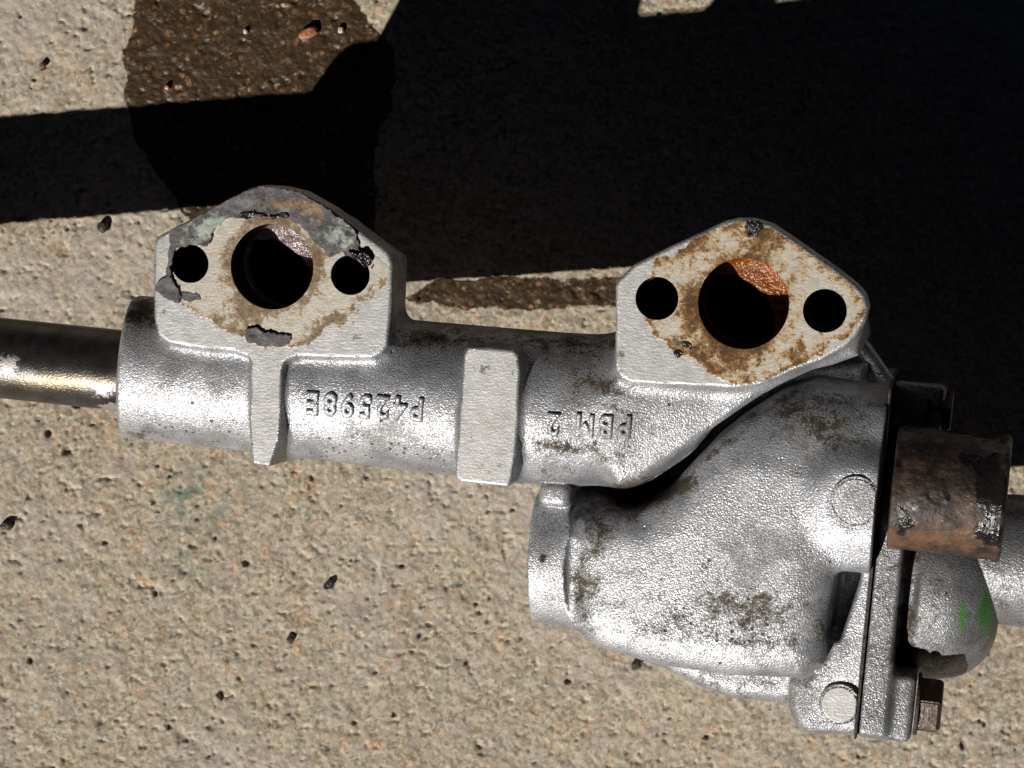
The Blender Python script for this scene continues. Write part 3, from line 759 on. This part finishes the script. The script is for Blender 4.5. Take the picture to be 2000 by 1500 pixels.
# ------------------------------------------------------------------ cover on the end of the pump chamber
cover = None
Y_ = lambda v, wz=0, u=1740: U(u, v, wz)[1]
X_ = lambda u, wz=0, v=1200: U(u, v, wz)[0]
XC0 = XG + 4
PT = X_(1757)-X_(1697)            # plate thickness
LT = X_(1788)-X_(1681)            # lug thickness
yl0, yl1 = Y_(1446,-20,1720), Y_(1312,-20,1720)
yu0, yu1 = Y_(850,-20,1770), Y_(758,-20,1770)
DC = (Y_(1150,-220,1850), -238.0)
XD1 = X_(1957, -190, 1150)
def f_cover(x, y, z):
    pl = rbox(x, y, z, (XC0+PT/2, .5*(yl0+yu1), -235), (PT/2, .5*(yu1-yl0)-8, 228), 12)
    pl = smax(pl, z+128-(yu0-30-y)*.9, 20)
    lg = rbox(x, y, z, (XC0+LT/2, .5*(yl0+yl1), -130), (LT/2, .5*(yl1-yl0), 112), 14)
    ug = rbox(x, y, z, (XC0+LT/2, .5*(yu0+yu1), -240), (LT/2, .5*(yu1-yu0), 112), 14)
    rr = np.sqrt((y-DC[0])**2 + (z-DC[1])**2)
    dm = rext(rr-188, x, XC0, XD1, 118)
    d = smin(pl, lg, 14); d = smin(d, ug, 14); d = smin(d, dm, 12)
    groove = rbox(x, y, z, (XC0+PT+14, DC[0], 0), (15, 120, 70), 12)
    d = smax(d, -groove, 12)
    return np.maximum(d, XC0 - x)
def cat(v, vw):
    u_, v_ = sketch(vw)
    g = lambda cu,cv,ru,rv: np.exp(-(((u_-cu)/ru)**2+((v_-cv)/rv)**2))
    return {'dirt_shade': np.where((v_ < 880) & (vw[:,2] < 600), 1.5, 0) + np.clip(.75*g(1772,1200,16,110)+.4*g(1740,1280,30,40)+.3*g(1800,1080,80,30)+.25,0,1)*1.0, 'pore': np.zeros(len(v)),  # first term paints shade onto the upper lug
            'green': np.clip(.8*g(1880,1205,9,38)+.85*g(1924,1195,20,52),0,1)}
# green paint marks on the dome
_m, _t, _p = M_COVER, M_COVER.node_tree, None
_p = [n for n in _t.nodes if n.type == 'BSDF_PRINCIPLED'][0]; _b = NB(_t)
_src = _p.inputs['Base Color'].links[0].from_socket
_gf = _b.mr(_b.math('ADD', _b.attr('green'), _b.math('MULTIPLY', _b.math('SUBTRACT', _b.noise(9, 5, .75), .5), 1.6)), .25, .75, 0, .85)
_t.links.new(_b.mix(_gf, _src, (.05,.22,.035)), _p.inputs['Base Color'])
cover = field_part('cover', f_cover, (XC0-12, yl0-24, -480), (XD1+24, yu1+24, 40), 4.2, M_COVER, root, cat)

# paper gasket between chamber and cover
def f_gask(x, y, z):
    rag = 3*(fbm3(x/20, y/12, z/12, 3)-.5)
    return np.maximum(np.abs(x-(XG+2.2))-2.6, rbox(x, y, z, (XG+2, .5*(yl0+yu1), -200), (40, .5*(yu1-yl0)+1, 201), 12)+rag + 0*z)*1.0
field_part('gasket_edge', f_gask, (XG-4, yl0-10, -420), (XG+9, yu1+10, 14), 2.4, M_DARKLINE, cover)

def hexbolt(c, x0, x1, af, ang, parent):
    """hexagon bolt head with washer and domed end; axis along the tube"""
    prof = [(x0+4, 1.0), (x1-7, 1.0), (x1, .88), (x1+.5, .0)]
    V_ = []; n = 6; r = af/2/math.cos(math.pi/6)
    rings = [(x0+4, r), (x1-8, r), (x1-2, r*.93), (x1, r*.84)]
    for (x, rr) in rings:
        for j in range(n):
            a = math.radians(ang)+2*math.pi*j/n; V_.append((x, c[0]+rr*math.cos(a), c[1]+rr*math.sin(a)))
    bm = bmesh.new(); vs = [bm.verts.new(tuple(toworld(np.array([p]))[0]*S)) for p in V_]
    for i in range(len(rings)-1):
        for j in range(n): bm.faces.new([vs[i*n+j], vs[i*n+(j+1)%n], vs[(i+1)*n+(j+1)%n], vs[(i+1)*n+j]])
    bm.faces.new(vs[-n:]); bm.faces.new(vs[:n][::-1])
    bmesh.ops.bevel(bm, geom=[e for e in bm.edges if abs((tolocal(np.array([e.verts[0].co[:]])/S)-tolocal(np.array([e.verts[1].co[:]])/S))[0,0]) > 8], offset=2.5*S, segments=2, affect='EDGES')
    bmesh.ops.recalc_face_normals(bm, faces=bm.faces[:])
    me = bpy.data.meshes.new('bolt'); bm.to_mesh(me); bm.free()
    o = link('bolt', me, M_BOLT, parent)
    wv, wq = lathe([(x0-4, 8), (x0-4, af*.60), (x0-2, af*.62), (x0+2, af*.62), (x0+4, af*.60), (x0+4, 8)], 48)
    wv[:,1] += c[0]; wv[:,2] += c[1]
    link('washer', np_mesh('washer', toworld(wv), wq), M_DARKLINE, o)
    return o
hexbolt((Y_(1380,-40,1815), -52.0), X_(1792,-40,1380), X_(1840,-40,1380), 100, 12, cover)
hexbolt((Y_(801,-160,1830), -170.0), X_(1810,-40,801), X_(1860,-40,801), 80, 20, cover)

# ------------------------------------------------------------------ rusty hose stub
sy, sz, sr = Y_(963,30,1850), 22.0, 119.0
SX0, SX1 = X_(1743,20,963), X_(1966,20,963)
def f_stub(x, y, z):
    rr = np.sqrt((y-sy)**2+(z-sz)**2)
    bead = 5*np.exp(-((x-SX1+9)/8)**2)
    rough = 3.5*(fbm3(x/46, y/46, z/46, 3)-.5) + 2.2*(fbm3(x/13+3, y/13, z/13, 2)-.5)
    o_ = rr - sr - bead + rough*(1-np.exp(-((x-SX1+6)/10)**2)*.6)
    xs = np.abs(x-.5*(SX0+SX1))-.5*(SX1-SX0)
    d = smax(o_, xs, 6)
    return np.maximum(d, -np.maximum(rr-sr+20, -(x-SX0-30)))
def sat(v, vw):
    u_, v_ = sketch(vw)
    return {'tar': smooth(.50, .58, fbm3(v[:,0]/36+4, v[:,1]/36, v[:,2]/36, 3) + .42*np.exp(-((u_-1938)/28)**2)*(v_ < 1066) + .10*np.exp(-((u_-1760)/25)**2) - .10),
            'orange': np.exp(-((v_-1052)/30)**2)*.5}
_t = M_RUST.node_tree; _p = [n for n in _t.nodes if n.type == 'BSDF_PRINCIPLED'][0]; _b = NB(_t)
_src = _p.inputs['Base Color'].links[0].from_socket
_of = _b.mr(_b.math('ADD', _b.attr('orange'), _b.math('SUBTRACT', _b.noise(30, 4), .5)), .15, .6, 0, .8)
_c = _b.mix(_of, _src, (.155,.075,.036)); _c = _b.mix(_b.attr('tar'), _c, (.012,.010,.010))
_rs = _p.inputs['Roughness'].links[0].from_socket
_t.links.new(_c, _p.inputs['Base Color'])
_t.links.new(_b.math('SUBTRACT', _rs, _b.math('MULTIPLY', _b.attr('tar'), .32)), _p.inputs['Roughness'])
stub = field_part('hose_stub', f_stub, (SX0-14, sy-140, sz-140), (SX1+20, sy+140, sz+140), 4.0, M_RUST, root, sat)

# ------------------------------------------------------------------ neck beyond the cover, leaving the picture
ny, nzv = Y_(1096,-200,1980), -215.0
nx0 = X_(1950,-200,1096)
wv, wq = lathe([(nx0-60, 120), (nx0-10, 128), (nx0+20, 132), (nx0+300, 134), (nx0+420, 134), (nx0+428, 128), (nx0+428, 108), (nx0+300, 106)], 96)
wv[:,1] += ny; wv[:,2] += nzv
link('outlet_neck', np_mesh('outlet_neck', toworld(wv), wq, None, {'dirt_shade': .3*np.ones(len(wv))}), M_COVER, root)

# ------------------------------------------------------------------ steel pipe pressed into the left end
px0 = U(-900, 650, 0)[0]
xs = np.concatenate([np.linspace(px0, X_END-420, 20), np.linspace(X_END-400, X_END+60, 120)])
wv, wq = lathe([(x, 83) for x in xs], 96)
wv[:,1] += TUBE_Y - 9
pw = toworld(wv); pu, pv = sketch(pw)
g = lambda cu,cv,ru,rv: np.exp(-(((pu-cu)/ru)**2+((pv-cv)/rv)**2))
facing = (wv[:,2] > -10)
bare = np.clip(g(15,712,28,24)+g(200,762,26,16)+g(215,795,30,9), 0, 1)*facing
bron = np.clip(.8*g(120,748,90,14), 0, 1)*facing
link('inlet_pipe', np_mesh('inlet_pipe', pw, wq, None, {'bare': bare, 'bronze': bron}), M_PIPE, root)

# ------------------------------------------------------------------ small spigot behind the right flange
def rod(name, a, b, r, mat, parent):
    a = np.array(a); b = np.array(b); L = np.linalg.norm(b-a); d = (b-a)/L
    t1 = np.cross(d, [0,0,1.0]); t1 /= np.linalg.norm(t1); t2 = np.cross(d, t1)
    wv, wq = lathe([(0, 1), (0, r*.9), (2, r), (L-3, r), (L, r*.92), (L, r*.6), (L-20, r*.6)], 32)
    P = a + wv[:,:1]*d + wv[:,1:2]*t1 + wv[:,2:3]*t2
    return link(name, np_mesh(name, toworld(P), wq, None, {'dirt_shade': .2*np.ones(len(P))}), mat, parent)
rod('spigot', (*U(1668,655,-200), -200.0), (*U(1736,752,-180), -180.0), 17, M_CAST, root)

# ------------------------------------------------------------------ loose grit lying on the concrete
def stone(name, u, v, rx, ry, rz, ang, mat, label, cat, group=None, seed=0):
    bm = bmesh.new(); bmesh.ops.create_icosphere(bm, subdivisions=3, radius=1.0)
    co = np.array([q.co[:] for q in bm.verts])
    d = 1 + .55*(fbm3(co[:,0]*1.3+seed*3.1, co[:,1]*1.3, co[:,2]*1.3+seed, 3)-.5)
    k = np.sign(co)*np.abs(co)**.8*d[:,None]
    c, s = math.cos(math.radians(ang)), math.sin(math.radians(ang))
    x = k[:,0]*rx; y = k[:,1]*ry; z = k[:,2]*rz
    for q, a, b, e in zip(bm.verts, x*c-y*s, x*s+y*c, z): q.co = (a*S, b*S, e*S)
    for f in bm.faces: f.smooth = seed % 2 == 0
    me = bpy.data.meshes.new(name); bm.to_mesh(me); bm.free()
    o = bpy.data.objects.new(name, me); col.objects.link(o); me.materials.append(mat)
    gx, gy = G(u, v); o.location = (gx*S, gy*S, rz*.7*S)
    tag(o, label, cat, group)
stone('pebble', 602, 66, 24, 12, 12, 22, M_REDSTONE, 'reddish wet pebble lying on the dark wet patch', 'pebble', seed=2)
stone('pebble', 666, 60, 7, 7, 8, 0, M_WHITESTONE, 'tiny white pebble right of the reddish pebble on the wet patch', 'pebble', seed=3)
stone('pebble', 480, 62, 5, 6, 7, 0, M_WHITESTONE, 'tiny pale pebble left of the reddish pebble on the wet patch', 'pebble', seed=4)
stone('pebble', 327, 172, 7, 6, 8, 0, M_REDSTONE, 'small pale orange pebble at the lower left edge of the wet patch', 'pebble', seed=6)
stone('crumb', 84, 129, 8, 7, 8, 40, M_BROWNSTONE, 'brown crumb on dry concrete left of the wet patch', 'crumb', seed=5)
stone('crumb', 201, 444, 13, 11, 10, 70, M_CRUMB, 'black crumb just below the long pipe shadow', 'crumb', seed=7)
stone('crumb', 645, 1139, 10, 9, 8, 30, M_CRUMB, 'black crumb on open concrete below the mounting pad', 'crumb', seed=9)
stone('crumb', 1243, 1296, 10, 10, 10, 20, M_CRUMB, 'black crumb beside the lower edge of the housing', 'crumb', seed=11)
stone('crumb', 14, 1026, 13, 9, 8, 10, M_CRUMB, 'black crumb at the left edge of the picture', 'crumb', seed=13)
stone('crumb', 568, 1247, 8, 8, 7, 60, M_CRUMB, 'small black crumb below and left of the crumb under the pad', 'crumb', seed=15)
